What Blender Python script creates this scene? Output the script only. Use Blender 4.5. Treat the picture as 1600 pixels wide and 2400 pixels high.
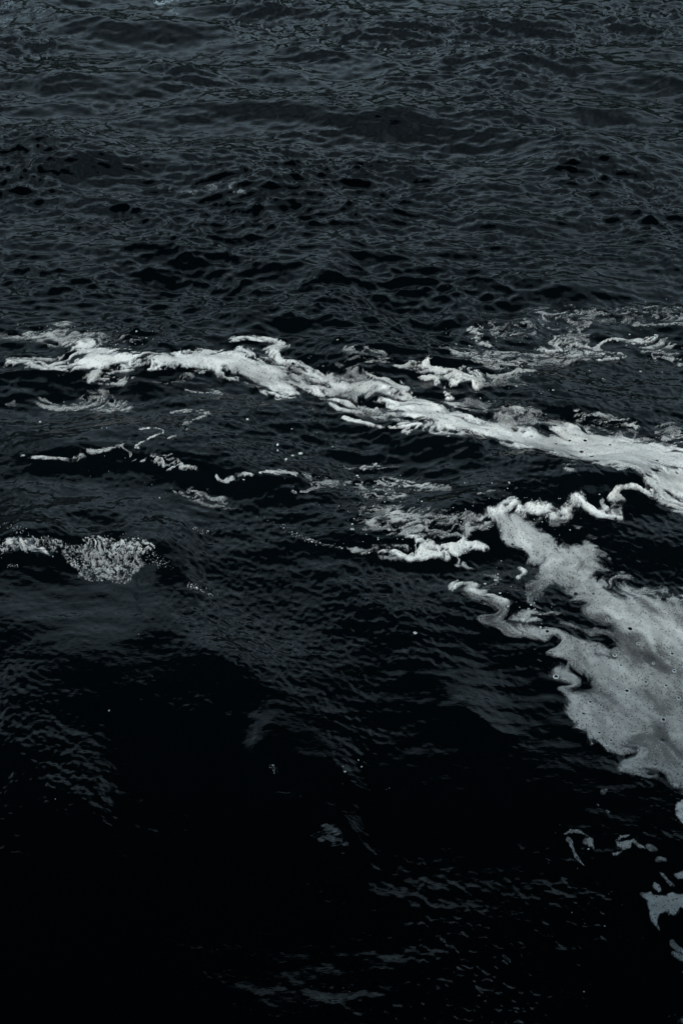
import bpy, math
import numpy as np

# ---------------------------------------------------------------- camera, sky, sun, exposure
S = bpy.context.scene
for o in list(bpy.data.objects):
    bpy.data.objects.remove(o)
CAM_H, PITCH, LENS = 5.0, math.radians(38.0), 40.0
cam_d = bpy.data.cameras.new('camera'); cam_d.lens = LENS; cam_d.sensor_width = 36.0
cam_d.clip_start = 0.05; cam_d.clip_end = 5000
cam = bpy.data.objects.new('camera', cam_d); S.collection.objects.link(cam)
cam.location = (0, 0, CAM_H); cam.rotation_euler = (math.pi/2 - PITCH, 0, 0)
S.camera = cam

SUN_EL, SUN_AZ = math.radians(43), math.radians(-150)      # azimuth from +y, negative = left
world = bpy.data.worlds.new('World'); S.world = world; world.use_nodes = True
nt = world.node_tree; nt.nodes.clear()
wo = nt.nodes.new('ShaderNodeOutputWorld'); bg = nt.nodes.new('ShaderNodeBackground')
sky = nt.nodes.new('ShaderNodeTexSky'); sky.sky_type = 'NISHITA'; sky.sun_disc = False
sky.sun_elevation = SUN_EL; sky.sun_rotation = SUN_AZ
sky.air_density = 1.0; sky.dust_density = 4.0; sky.ozone_density = 1.0
# overcast: the sky's brightness in one cool grey
bw = nt.nodes.new('ShaderNodeRGBToBW'); tint = nt.nodes.new('ShaderNodeMix'); tint.data_type = 'RGBA'; tint.blend_type = 'MULTIPLY'
tint.inputs[0].default_value = 1.0
tint.inputs[7].default_value = (0.73, 1.0, 1.18, 1)
tc = nt.nodes.new('ShaderNodeTexCoord'); cl = nt.nodes.new('ShaderNodeTexNoise'); cl.inputs['Scale'].default_value = 4.0; cl.inputs['Detail'].default_value = 5
cl.inputs['Distortion'].default_value = 0.4
cr_ = nt.nodes.new('ShaderNodeMapRange'); cr_.inputs['From Min'].default_value = 0.3; cr_.inputs['From Max'].default_value = 0.7
cr_.inputs['To Min'].default_value = 0.25; cr_.inputs['To Max'].default_value = 1.85                     # lighter and darker cloud all round the sky
mul = nt.nodes.new('ShaderNodeMath'); mul.operation = 'MULTIPLY'
nt.links.new(tc.outputs['Generated'], cl.inputs['Vector']); nt.links.new(cl.outputs['Fac'], cr_.inputs['Value'])
nt.links.new(sky.outputs[0], bw.inputs[0]); nt.links.new(bw.outputs[0], mul.inputs[0]); nt.links.new(cr_.outputs[0], mul.inputs[1])
nt.links.new(mul.outputs[0], tint.inputs[6]); nt.links.new(tint.outputs[2], bg.inputs['Color'])
bg.inputs['Strength'].default_value = 0.135
nt.links.new(bg.outputs[0], wo.inputs['Surface'])

sun_d = bpy.data.lights.new('sun', 'SUN'); sun_d.energy = 1.3; sun_d.angle = math.radians(22)
sun_d.color = (1.0, 0.915, 0.79)
sun = bpy.data.objects.new('sun', sun_d); S.collection.objects.link(sun)
sun.rotation_euler = (math.pi/2 - SUN_EL, 0, math.pi - SUN_AZ)   # light travels away from the sun
sun.rotation_mode = 'XYZ'
import mathutils
_dir = mathutils.Vector((math.sin(SUN_AZ)*math.cos(SUN_EL), math.cos(SUN_AZ)*math.cos(SUN_EL), math.sin(SUN_EL)))
sun.rotation_euler = _dir.to_track_quat('Z', 'Y').to_euler()
sun.location = _dir*60

S.view_settings.view_transform = 'Standard'; S.view_settings.look = 'None'
S.view_settings.exposure = 0.68; S.view_settings.gamma = 1.0
S.render.engine = 'CYCLES'
S.cycles.max_bounces = 6; S.cycles.transparent_max_bounces = 12
S.cycles.use_denoising = True
S.cycles.sample_clamp_indirect = 4.0

# ---------------------------------------------------------------- numpy helpers
def hash2(ix, iy, seed):
    n = (ix.astype(np.int64)*374761393 + iy.astype(np.int64)*668265263 + seed*1442695041) & 0xffffffff
    n = ((n ^ (n >> 13))*1274126177) & 0xffffffff
    return ((n ^ (n >> 16)) & 0xffffff).astype(np.float32)/float(0xffffff)
def vnoise(x, y, seed=0):
    ix = np.floor(x); iy = np.floor(y); fx = (x-ix).astype(np.float32); fy = (y-iy).astype(np.float32)
    fx = fx*fx*fx*(fx*(fx*6-15)+10); fy = fy*fy*fy*(fy*(fy*6-15)+10)
    a = hash2(ix, iy, seed); b = hash2(ix+1, iy, seed); c = hash2(ix, iy+1, seed); d = hash2(ix+1, iy+1, seed)
    return (a+(b-a)*fx)*(1-fy) + (c+(d-c)*fx)*fy
def fbm(x, y, seed=0, octs=4, gain=0.55):
    t = np.zeros(np.shape(x), np.float32); a = 1.0; s = 0
    for k in range(octs):
        c, sn = math.cos(k*0.9+.3), math.sin(k*0.9+.3)
        t += a*vnoise(x*c-y*sn, x*sn+y*c, seed+k*17); s += a; a *= gain; x = x*2.03; y = y*2.03
    return t/s
def ridged(x, y, seed=0, octs=3):
    t = np.zeros(np.shape(x), np.float32); a = 1.0; s = 0
    for k in range(octs):
        c, sn = math.cos(k*1.1+.7), math.sin(k*1.1+.7)
        t += a*(1-np.abs(2*vnoise(x*c-y*sn, x*sn+y*c, seed+k*29)-1)); s += a; a *= 0.55; x = x*2.1; y = y*2.1
    return t/s
def sstep(a, b, x):
    t = np.clip((x-a)/(b-a), 0, 1); return t*t*(3-2*t)

class Tile:
    """one periodic patch of wind-driven ripples from a directional wave spectrum"""
    def __init__(self, L, N, lmin, lmax, slope, wind, spread, seed, power=4.0, chop=0.8, iso=0.1):
        rng = np.random.default_rng(seed); self.L, self.N = L, N
        k1 = np.fft.fftfreq(N, L/N)*2*np.pi; kx, ky = np.meshgrid(k1, k1)
        k = np.hypot(kx, ky); k[0, 0] = 1e-6
        a = k**(-power/2); kl, kh = 2*np.pi/lmax, 2*np.pi/lmin
        a *= np.exp(-(kl/k)**4)*np.exp(-(k/kh)**2); a[0, 0] = 0
        th = np.arctan2(ky, kx)-wind
        a *= np.sqrt(np.abs(np.cos(th))**spread + iso)
        H = a*(rng.normal(size=(N, N))+1j*rng.normal(size=(N, N)))
        h = np.fft.ifft2(H).real; gx = np.fft.ifft2(1j*kx*H).real; gy = np.fft.ifft2(1j*ky*H).real
        f = slope/np.sqrt((gx**2+gy**2).mean())
        dx = np.fft.ifft2(1j*kx/k*H).real; dy = np.fft.ifft2(1j*ky/k*H).real
        self.F = [(h*f).astype(np.float32), (dx*f*chop).astype(np.float32), (dy*f*chop).astype(np.float32)]
    def sample(self, x, y, rot=0.0):
        c, s = math.cos(rot), math.sin(rot)
        p = ((x*c+y*s)/self.L*self.N) % self.N; q = ((-x*s+y*c)/self.L*self.N) % self.N
        i = p.astype(np.int32); j = q.astype(np.int32); fx = (p-i).astype(np.float32); fy = (q-j).astype(np.float32)
        i %= self.N; j %= self.N; i1 = (i+1) % self.N; j1 = (j+1) % self.N
        out = [(F[j, i]*(1-fx)+F[j, i1]*fx)*(1-fy)+(F[j1, i]*(1-fx)+F[j1, i1]*fx)*fy for F in self.F]
        return out[0], out[1]*c-out[2]*s, out[1]*s+out[2]*c

# ---------------------------------------------------------------- materials
def mat(name):
    m = bpy.data.materials.new(name); m.use_nodes = True
    n = m.node_tree.nodes; n.clear()
    out = n.new('ShaderNodeOutputMaterial')
    return m, m.node_tree, out
def node(t, typ, **kw):
    n = t.nodes.new(typ)
    for k, v in kw.items(): setattr(n, k, v)
    return n

def water_material():
    m, t, out = mat('dark_water'); L = t.links.new
    p = node(t, 'ShaderNodeBsdfPrincipled')
    p.inputs['Base Color'].default_value = (0.0010, 0.0026, 0.0036, 1)
    p.inputs['Roughness'].default_value = 0.03; p.inputs['IOR'].default_value = 1.333
    geo = node(t, 'ShaderNodeNewGeometry')
    def layer(scale, sx, sy, rot, detail, seed):
        mp = node(t, 'ShaderNodeMapping'); mp.inputs['Scale'].default_value = (sx, sy, 1)
        mp.inputs['Rotation'].default_value = (0, 0, rot); mp.inputs['Location'].default_value = (seed, seed*.7, 0)
        L(geo.outputs['Position'], mp.inputs['Vector'])
        nz = node(t, 'ShaderNodeTexNoise'); nz.inputs['Scale'].default_value = scale
        nz.inputs['Detail'].default_value = detail; nz.inputs['Roughness'].default_value = 0.6
        nz.inputs['Distortion'].default_value = 0.6
        L(mp.outputs[0], nz.inputs['Vector']); return nz
    a = layer(22, 0.5, 1.0, math.radians(-12), 3, 3.1)
    b = layer(34, 0.35, 1.0, math.radians(24), 3, 7.7)
    ad = node(t, 'ShaderNodeMath', operation='ADD'); L(a.outputs['Fac'], ad.inputs[0]); L(b.outputs['Fac'], ad.inputs[1])
    bp = node(t, 'ShaderNodeBump'); bp.inputs['Strength'].default_value = 0.17; bp.inputs['Distance'].default_value = 0.009
    L(ad.outputs[0], bp.inputs['Height']); L(bp.outputs[0], p.inputs['Normal'])
    L(p.outputs[0], out.inputs['Surface'])
    return m

def foam_material():
    m, t, out = mat('river_foam'); L = t.links.new
    p = node(t, 'ShaderNodeBsdfPrincipled'); p.inputs['Roughness'].default_value = 0.75
    p.inputs['IOR'].default_value = 1.2
    geo = node(t, 'ShaderNodeNewGeometry')
    cov = node(t, 'ShaderNodeAttribute', attribute_name='cover')
    thk = node(t, 'ShaderNodeAttribute', attribute_name='thick')
    # thick froth is creamier than the thin film
    cr = node(t, 'ShaderNodeValToRGB')
    cr.color_ramp.elements[0].position = 0.0; cr.color_ramp.elements[0].color = (0.68, 0.71, 0.73, 1)
    cr.color_ramp.elements[1].position = 1.0; cr.color_ramp.elements[1].color = (0.88, 0.85, 0.74, 1)
    e = cr.color_ramp.elements.new(0.55); e.color = (0.84, 0.84, 0.81, 1)
    L(thk.outputs['Fac'], cr.inputs['Fac']); L(cr.outputs[0], p.inputs['Base Color'])
    # pinholes: popped bubbles of several sizes let the dark water show
    def holes(scale, lo, hi, rare, seed, floor=0.0):
        mp = node(t, 'ShaderNodeMapping'); mp.inputs['Location'].default_value = (seed, seed*1.3, 0)
        mp.inputs['Scale'].default_value = (1, 1, 0)
        L(geo.outputs['Position'], mp.inputs['Vector'])
        v = node(t, 'ShaderNodeTexVoronoi'); v.inputs['Scale'].default_value = scale
        L(mp.outputs[0], v.inputs['Vector'])
        sep = node(t, 'ShaderNodeSeparateColor'); L(v.outputs['Color'], sep.inputs[0])
        r = node(t, 'ShaderNodeMapRange'); r.inputs['From Min'].default_value = rare; r.inputs['From Max'].default_value = 1.0
        r.inputs['To Min'].default_value = 0.0; r.inputs['To Max'].default_value = hi
        L(sep.outputs[0], r.inputs['Value'])                       # hole radius per cell (0 for most cells)
        sb = node(t, 'ShaderNodeMath', operation='SUBTRACT'); L(v.outputs['Distance'], sb.inputs[0]); L(r.outputs[0], sb.inputs[1])
        s = node(t, 'ShaderNodeMapRange'); s.inputs['From Min'].default_value = -0.05; s.inputs['From Max'].default_value = lo; s.inputs['To Min'].default_value = floor
        s.interpolation_type = 'SMOOTHSTEP'
        L(sb.outputs[0], s.inputs['Value']); return s
    h1 = holes(17, 0.06, 0.26, 0.86, 0.0); h2 = holes(95, 0.3, 0.40, 0.6, 4.0, 0.45)
    mn = node(t, 'ShaderNodeMath', operation='MULTIPLY'); L(h1.outputs[0], mn.inputs[0]); L(h2.outputs[0], mn.inputs[1])
    # froth grain
    nz = node(t, 'ShaderNodeTexNoise'); nz.inputs['Scale'].default_value = 95; nz.inputs['Detail'].default_value = 4
    L(geo.outputs['Position'], nz.inputs['Vector'])
    # alpha = smoothstep(noise threshold) driven by cover; holes close where froth is thick
    inv = node(t, 'ShaderNodeMapRange'); inv.inputs['From Min'].default_value = 0.55; inv.inputs['From Max'].default_value = 0.95
    L(thk.outputs['Fac'], inv.inputs['Value'])
    hm = node(t, 'ShaderNodeMath', operation='MAXIMUM'); L(mn.outputs[0], hm.inputs[0]); L(inv.outputs[0], hm.inputs[1])
    g = node(t, 'ShaderNodeMath', operation='MULTIPLY_ADD'); g.inputs[1].default_value = 0.36; g.inputs[2].default_value = -0.18
    L(nz.outputs['Fac'], g.inputs[0])
    ac = node(t, 'ShaderNodeMath', operation='ADD'); L(cov.outputs['Fac'], ac.inputs[0]); L(g.outputs[0], ac.inputs[1])
    cl = node(t, 'ShaderNodeClamp'); L(ac.outputs[0], cl.inputs[0])
    # a fully thin edge stays thin
    mu = node(t, 'ShaderNodeMath', operation='MULTIPLY'); L(cl.outputs[0], mu.inputs[0]); L(hm.outputs[0], mu.inputs[1])
    bp = node(t, 'ShaderNodeBump'); bp.inputs['Strength'].default_value = 0.14; bp.inputs['Distance'].default_value = 0.008
    n2 = node(t, 'ShaderNodeTexNoise'); n2.inputs['Scale'].default_value = 45; n2.inputs['Detail'].default_value = 5
    L(geo.outputs['Position'], n2.inputs['Vector']); L(n2.outputs['Fac'], bp.inputs['Height']); L(bp.outputs[0], p.inputs['Normal'])
    tr = node(t, 'ShaderNodeBsdfTransparent'); mx = node(t, 'ShaderNodeMixShader')
    L(mu.outputs[0], mx.inputs[0]); L(tr.outputs[0], mx.inputs[1]); L(p.outputs[0], mx.inputs[2])
    L(mx.outputs[0], out.inputs['Surface'])
    return m

def simple_material(name, col, rough, scale, amt):
    m, t, out = mat(name); L = t.links.new
    p = node(t, 'ShaderNodeBsdfPrincipled'); p.inputs['Roughness'].default_value = rough; p.inputs['Specular IOR Level'].default_value = 0.1
    nz = node(t, 'ShaderNodeTexNoise'); nz.inputs['Scale'].default_value = scale; nz.inputs['Detail'].default_value = 6
    cr = node(t, 'ShaderNodeValToRGB')
    cr.color_ramp.elements[0].position = .3; cr.color_ramp.elements[1].position = .7
    cr.color_ramp.elements[0].color = tuple(c*(1-amt) for c in col)+(1,); cr.color_ramp.elements[1].color = tuple(c*(1+amt) for c in col)+(1,)
    geo = node(t, 'ShaderNodeNewGeometry'); L(geo.outputs['Position'], nz.inputs['Vector'])
    L(nz.outputs['Fac'], cr.inputs[0]); L(cr.outputs[0], p.inputs['Base Color']); L(p.outputs[0], out.inputs['Surface'])
    return m

def droplet_material():
    m, t, out = mat('spray_water'); L = t.links.new
    p = node(t, 'ShaderNodeBsdfPrincipled'); geo = node(t, 'ShaderNodeNewGeometry'); cr = node(t, 'ShaderNodeValToRGB')
    cr.color_ramp.elements[0].position = .25; cr.color_ramp.elements[0].color = (0.006, 0.009, 0.011, 1)
    cr.color_ramp.elements[1].position = 1.0; cr.color_ramp.elements[1].color = (0.88, 0.92, 0.94, 1)
    L(geo.outputs['Random Per Island'], cr.inputs[0]); L(cr.outputs[0], p.inputs['Base Color'])
    p.inputs['Roughness'].default_value = 0.15; p.inputs['IOR'].default_value = 1.333
    L(p.outputs[0], out.inputs['Surface']); return m

M_WATER, M_FOAM, M_DROP = water_material(), foam_material(), droplet_material()
M_CONC = simple_material('weathered_concrete', (0.16, 0.16, 0.15), 0.9, 3, .4)
M_FLECK = simple_material('foam_fleck', (0.50, 0.53, 0.54), 0.8, 40, .3)
M_BANK = simple_material('dark_wooded_slope', (0.010, 0.013, 0.011), 0.95, .3, .5)

# ---------------------------------------------------------------- mesh helpers
def grid_mesh(name, V, F, material, attrs=None, smooth=True):
    me = bpy.data.meshes.new(name)
    me.vertices.add(len(V)); me.vertices.foreach_set('co', np.ascontiguousarray(V, np.float32).ravel())
    k = F.shape[1]
    me.loops.add(F.size); me.polygons.add(len(F))
    me.loops.foreach_set('vertex_index', np.ascontiguousarray(F, np.int32).ravel())
    me.polygons.foreach_set('loop_start', np.arange(0, F.size, k, dtype=np.int32))
    me.polygons.foreach_set('loop_total', np.full(len(F), k, np.int32))
    me.polygons.foreach_set('use_smooth', np.full(len(F), smooth, bool))
    for an, av in (attrs or {}).items():
        a = me.attributes.new(an, 'FLOAT', 'POINT'); a.data.foreach_set('value', np.ascontiguousarray(av, np.float32))
    me.update(calc_edges=True); me.materials.append(material)
    return me
def add_obj(name, me, parent=None, **props):
    o = bpy.data.objects.new(name, me); S.collection.objects.link(o)
    if parent: o.parent = parent
    for k, v in props.items(): o[k] = v
    return o

# ---------------------------------------------------------------- the water sheet: a graded grid, finest where it is near
TANH = 18.0/LENS                                       # half height of the view at unit depth
def row_y(s):                                          # s = -1 (near) .. 1 (far) -> distance along the water
    a = PITCH - np.arctan(s*TANH); return CAM_H/np.tan(a)
NR, NC = 1060, 760
ys_f = row_y(np.linspace(-1.2, 1.17, NR))
ys_near = ys_f[0] - np.geomspace(0.02, 60, 46)[::-1]
ys_far = ys_f[-1] + np.geomspace(0.15, 900, 90)
YS = np.concatenate([ys_near, ys_f, ys_far])
us_f = np.linspace(-1.28, 1.28, NC); ext = np.geomspace(0.004, 80, 60)
US = np.concatenate([-1.28-ext[::-1], us_f, 1.28+ext])
def half_w(y): return 0.3*(np.maximum(y, 1.0)*math.cos(PITCH)+CAM_H*math.sin(PITCH))
WR = half_w(YS)
X0 = (US[None, :]*WR[:, None]).astype(np.float32); Y0 = np.repeat(YS[:, None], len(US), 1).astype(np.float32)
R_, C_ = X0.shape
cell = np.maximum(np.gradient(YS)[:, None]*0.35, np.gradient(US)[None, :]*WR[:, None])       # rough local spacing
def fade(lam): return sstep(0.5, 0.16, cell/lam).astype(np.float32)

def grid_index(x, y):
    r = np.interp(y, YS, np.arange(R_)); c = np.interp(x/half_w(y), US, np.arange(C_)); return r, c
def bilin(A, r, c):
    i = np.clip(r.astype(np.int32), 0, R_-2); j = np.clip(c.astype(np.int32), 0, C_-2)
    fr = (r-i).astype(np.float32); fc = (c-j).astype(np.float32)
    return (A[i, j]*(1-fc)+A[i, j+1]*fc)*(1-fr)+(A[i+1, j]*(1-fc)+A[i+1, j+1]*fc)*fr

def ray(px, py):                                       # a point of the 1600 x 2400 photograph as a direction
    a = (np.asarray(px, float)-800)/2400*36/LENS; b = (1200-np.asarray(py, float))/2400*36/LENS
    return a, math.cos(PITCH)+b*math.sin(PITCH), -math.sin(PITCH)+b*math.cos(PITCH)
def flat_at(px, py):
    a, b, c = ray(px, py); t = -CAM_H/np.minimum(c, -0.05); return a*t, b*t

# free ripples of three sizes
T1 = Tile(23.0, 512, 0.5, 3.6, 0.16, math.radians(82), 4, 11, chop=0.5, iso=0.06)
T2 = Tile(7.3, 1024, 0.05, 0.48, 0.30, math.radians(78), 6, 23, power=3.6, chop=0.5, iso=0.07)
T3 = Tile(3.7, 1024, 0.022, 0.12, 0.12, math.radians(65), 2, 37, power=3.2, chop=0.5, iso=0.2)
h1, dx1, dy1 = T1.sample(X0, Y0, 0.0); f1 = fade(1.2)*(0.42+0.58*sstep(3.0, 9.0, Y0)).astype(np.float32)
patch = fbm(X0*0.55, Y0*0.45, 5, 3)
g2 = (0.5+1.0*sstep(0.3, 0.7, patch)) * (0.15+1.15*sstep(4.0, 11.5, Y0))
h2, dx2, dy2 = T2.sample(X0, Y0, 0.12); f2 = fade(0.13)*g2.astype(np.float32)
HZ = h1*f1+h2*f2; DX = -(dx1*f1+dx2*f2)*0+(dx1*f1+dx2*f2); DY = dy1*f1+dy2*f2

# standing waves and ridges of the current: (points in the photograph, height m, far width m, near width m)
RIDGES = [
    ([(-60, 880), (200, 845), (500, 850), (700, 700), (950, 985), (1200, 1060), (1450, 1120), (1700, 1170)], 0.17, 0.75, 0.34),
    ([(-80, 1262), (120, 1258), (250, 1268), (345, 1275), (430, 1340), (500, 1395)], 0.15, 0.55, 0.18),
    ([(900, 1262), (1100, 1225), (1220, 1205), (1330, 1185), (1480, 1140), (1640, 1130)], 0.16, 0.40, 0.22),
    ([(280, 1370), (400, 1450), (500, 1545), (640, 1650)], 0.085, 0.36, 0.20),
    ([(680, 1290), (880, 1420), (960, 1520), (1130, 1660), (1250, 1760)], 0.06, 0.36, 0.20),
    ([(-60, 1660), (60, 1760), (150, 1840), (300, 1950)], 0.085, 0.34, 0.18),
    ([(560, 1690), (650, 1790), (740, 1860), (900, 1990)], 0.085, 0.34, 0.18),
    ([(-40, 1075), (150, 1068), (330, 1070), (470, 1095), (700, 1150), (860, 1210)], 0.09, 0.45, 0.20),
    ([(420, 450), (520, 436), (600, 455), (720, 520), (830, 570), (1000, 625), (1180, 660)], 0.10, 0.9, 0.5),
    ([(820, 270), (960, 240), (1100, 215), (1300, 190)], 0.10, 1.2, 0.6),
    ([(40, 360), (180, 375), (330, 360)], 0.10, 0.9, 0.5),
    ([(600, 600), (760, 640), (860, 660)], 0.05, 0.6, 0.35),
    ([(1000, 760), (1200, 745), (1350, 740), (1480, 770)], 0.10, 0.6, 0.35),
    ([(1280, 460), (1420, 480), (1580, 520)], 0.10, 0.8, 0.5),
]
RH = 0.9
wob = (fbm(X0*1.6, Y0*1.6, 71, 3)-0.5)
for pts, H, wf, wn in RIDGES:
    qx, qy = flat_at(*np.array(pts, float).T); P = np.stack([qx, qy], 1)
    mk = (X0 > qx.min()-4*wf) & (X0 < qx.max()+4*wf) & (Y0 > qy.min()-4*wf) & (Y0 < qy.max()+4*wf)
    x, y = X0[mk], Y0[mk]
    gx_ = np.linspace(qx.min(), qx.max(), 160); gy_ = np.interp(gx_, qx, qy)
    for _ in range(3): gy_ = np.convolve(np.pad(gy_, 8, mode='reflect', reflect_type='odd'), np.ones(17)/17, 'valid')
    sl = np.gradient(gy_, gx_); xx = x+wob[mk]*.1
    dd = (y+wob[mk]*.14-np.interp(xx, gx_, gy_))/np.sqrt(1+np.interp(xx, gx_, sl)**2)
    al = (xx-qx.min())/(qx.max()-qx.min())
    w = wn+(wf-wn)*sstep(-.6*wn, .6*wn, dd)
    HZ[mk] += (H*np.exp(-(dd/w)**2)*sstep(0.0, 0.25, al)*sstep(1.0, 0.75, al)*RH*(0.75+0.9*wob[mk])).astype(np.float32)

def at(px, py):
    """where on the (undisplaced) sheet the surface point seen at a photograph pixel lies"""
    a, b, c = ray(px, py); c = np.minimum(c, -0.05); x, y = -a*CAM_H/c, -b*CAM_H/c
    for _ in range(6):
        r, q = grid_index(x, y); t = (bilin(HZ, r, q)-CAM_H)/c
        x = 0.5*x+0.5*(a*t-bilin(DX, r, q)); y = 0.5*y+0.5*(b*t-bilin(DY, r, q))
    return x, y

# ---------------------------------------------------------------- foam outlines, traced and laid on the water
def zone(ox, oy, k): return lambda *p: [(ox+a/k, oy+b/k) for a, b in p]
A3 = zone(0, 700, 1.96); A4 = zone(800, 700, 1.96); A5 = zone(800, 1200, 1.96); A6 = zone(1100, 1800, 3.136); A7 = zone(0, 1200, 1.96); A1 = zone(0, 0, 1.96)
def stroke(pts, hw):
    P = np.array(pts, float); n = len(P); hw = np.broadcast_to(np.asarray(hw, float), (n,)).copy()
    if n > 2:                                            # round the bends
        Q = np.vstack([2*P[0]-P[1], P, 2*P[-1]-P[-2]]); out = []; ho = []
        for i in range(n-1):
            a, b, c, d = Q[i:i+4]
            for t in np.arange(4)/4:
                out.append(.5*(2*b+(c-a)*t+(2*a-5*b+4*c-d)*t*t+(3*b-a-3*c+d)*t**3)); ho.append(hw[i]+(hw[i+1]-hw[i])*t)
        P = np.array(out+[P[-1]]); hw = np.array(ho+[hw[-1]]); n = len(P)
    if n > 1: hw[0] *= .5; hw[-1] *= .5
    T = np.gradient(P, axis=0); T /= np.linalg.norm(T, axis=1, keepdims=True)+1e-9
    N = np.stack([-T[:, 1], T[:, 0]], 1)*hw[:, None]
    return [tuple(p) for p in P+N]+[tuple(p) for p in (P-N)[::-1]]
def blob(cx, cy, rx, ry, n=10):
    return [(cx+rx*math.cos(2*math.pi*i/n), cy+ry*math.sin(2*math.pi*i/n)) for i in range(n)]
def world_poly(pts):
    P = np.array(pts, float); Q = []
    for i in range(len(P)):                              # keep long edges following the surface
        a, b = P[i], P[(i+1) % len(P)]; k = max(1, int(np.hypot(*(b-a))/60))
        Q += [a+(b-a)*j/k for j in range(k)]
    Q = np.array(Q); x, y = at(Q[:, 0], Q[:, 1]); return np.stack([x, y], 1)
def poly_sd(x, y, P):
    inside = np.zeros(x.shape, bool); best = np.full(x.shape, 1e9, np.float32); n = len(P)
    for i in range(n):
        ax, ay = P[i]; bx, by = P[(i+1) % n]; dx, dy = bx-ax, by-ay
        t = np.clip(((x-ax)*dx+(y-ay)*dy)/(dx*dx+dy*dy+1e-12), 0, 1)
        best = np.minimum(best, (x-ax-t*dx)**2+(y-ay-t*dy)**2)
        cr = (ay > y) != (by > y)
        inside ^= cr & (x < dx*(y-ay)/(dy if abs(dy) > 1e-9 else 1e-9)+ax)
    d = np.sqrt(best); return np.where(inside, d, -d)

# element = (outline, density, edge softness m, film 0..1, thickness m)
def E(pts, dens=1.0, soft=0.06, film=0.9, thick=0.03, a=1.0): return dict(a=a, p=pts, d=dens if dens > .7 else dens+.10, s=soft, f=film if dens > .7 else film*.72, t=thick)

FOAMS = []
def foam(name, label, cat, spine, elems, amp=0.5, size=1.0, stretch=2.2, seed=1, lace=0.5, group=None, kind=None):
    FOAMS.append(dict(name=name, label=label, cat=cat, spine=spine, el=elems, amp=amp, size=size, stretch=stretch, seed=seed, lace=lace, group=group, kind=kind))

band_spine = [(-100, 880), (150, 850), (430, 828), (560, 835), (700, 890), (900, 945), (1150, 1015), (1400, 1060), (1700, 1100)]
foam('foam_streak', 'long thick white foam streak running diagonally across the dark water', 'foam', band_spine, [
    E(A3((330,215),(400,190),(450,205),(520,235),(600,255),(700,255),(800,245),(900,235),(1000,228),(1100,235),(1200,265),(1260,300),(1340,345),(1420,390),(1500,430),(1568,470),(1568,510),(1500,468),(1450,440),(1390,428),(1330,457),(1290,455),(1230,435),(1180,405),(1110,375),(1040,365),(980,350),(950,320),(900,305),(820,310),(740,318),(650,325),(560,340),(480,350),(400,357),(340,350),(290,340),(330,325),(180,312),(60,320),(60,300),(240,290),(330,260)), 1.0, .10, .92, .014),
    E(stroke(A3((1040,190),(1085,178),(1150,185),(1210,220),(1260,240),(1340,270),(1400,320),(1480,365),(1570,405),(1640,430)), [6,9,9,10,10,10,10,10,11,10]), .9, .06, .9, .02),
    E(A3((1240,260),(1400,320),(1568,400),(1568,520),(1500,470),(1380,380)), .50, .10, .8, .02),
    E(A3((0,160),(120,160),(240,150),(420,165),(420,200),(520,235),(330,230),(230,205),(120,190),(0,185)), .62, .08, .8, .02),
    E(A3((10,320),(60,275),(160,260),(240,270),(330,265),(330,315),(180,315),(60,322)), .60, .08, .8, .02),
    E(A3((220,120),(300,105),(420,150),(660,190),(640,215),(430,200),(260,160)), .34, .12, .7, .012),
    E(A4((-20,380),(60,400),(130,395),(105,360),(120,338),(160,345),(215,365),(265,372),(300,410),(340,455),(400,475),(460,482),(520,495),(570,520),(640,545),(700,560),(760,590),(830,592),(900,605),(1000,595),(1080,590),(1160,600),(1250,625),(1330,650),(1400,670),(1480,685),(1568,692),(1760,720),(1760,880),(1568,785),(1480,777),(1430,800),(1380,805),(1310,790),(1240,785),(1160,770),(1080,735),(1020,725),(960,710),(900,690),(840,690),(780,680),(740,665),(660,640),(580,625),(500,615),(420,600),(360,597),(325,560),(300,530),(240,480),(150,450),(60,430),(-20,420)), 1.0, .08, .98, .015),
    E(A4((-90,330),(20,350),(130,395),(230,450),(120,470),(0,440),(-90,410)), .8, .08, .85, .014),
    E(A4((-20,300),(120,338),(105,400),(200,440),(330,560),(300,600),(200,560),(100,545),(0,520)), .55, .1, .75, .015),
    E(stroke(A4((0,545),(100,570),(180,583),(260,600),(300,592),(330,600),(310,625),(275,612)), 4), .9, .02, .9, .02),
    E(A4((1060,600),(1150,615),(1170,660),(1130,700),(1060,690),(980,660),(990,620)), 1.0, .2, 1.0, .05),
    E(A4((1400,830),(1440,790),(1500,778),(1568,785),(1760,800),(1760,960),(1568,940),(1540,932),(1490,900),(1430,870),(1400,848)), 1.0, .09, .95, .025),
    E(A4((1380,870),(1470,890),(1568,940),(1700,1010),(1700,1060),(1568,1005),(1480,950)), .55, .06, .8, .02),
    E(A4((980,720),(1080,735),(1090,800),(1060,802),(1000,785)), .45, .05, .8, .015),
    E(A4((460,480),(570,460),(640,480),(700,560),(600,530)), .55, .06, .8, .02),
    E(A4((700,540),(740,490),(830,500),(850,530),(800,580),(730,575)), .58, .06, .8, .03),
    E(A4((850,590),(1000,555),(1200,570),(1330,600),(1500,680),(1250,625),(1080,590)), .48, .09, .75, .02),
], amp=.46, size=.55, stretch=3.4, seed=3, lace=.5)
FOAMS[-1]['eddy'] = 3.5; FOAMS[-1]['mk'] = 1.6; FOAMS[-1]['amax'] = .9

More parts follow.
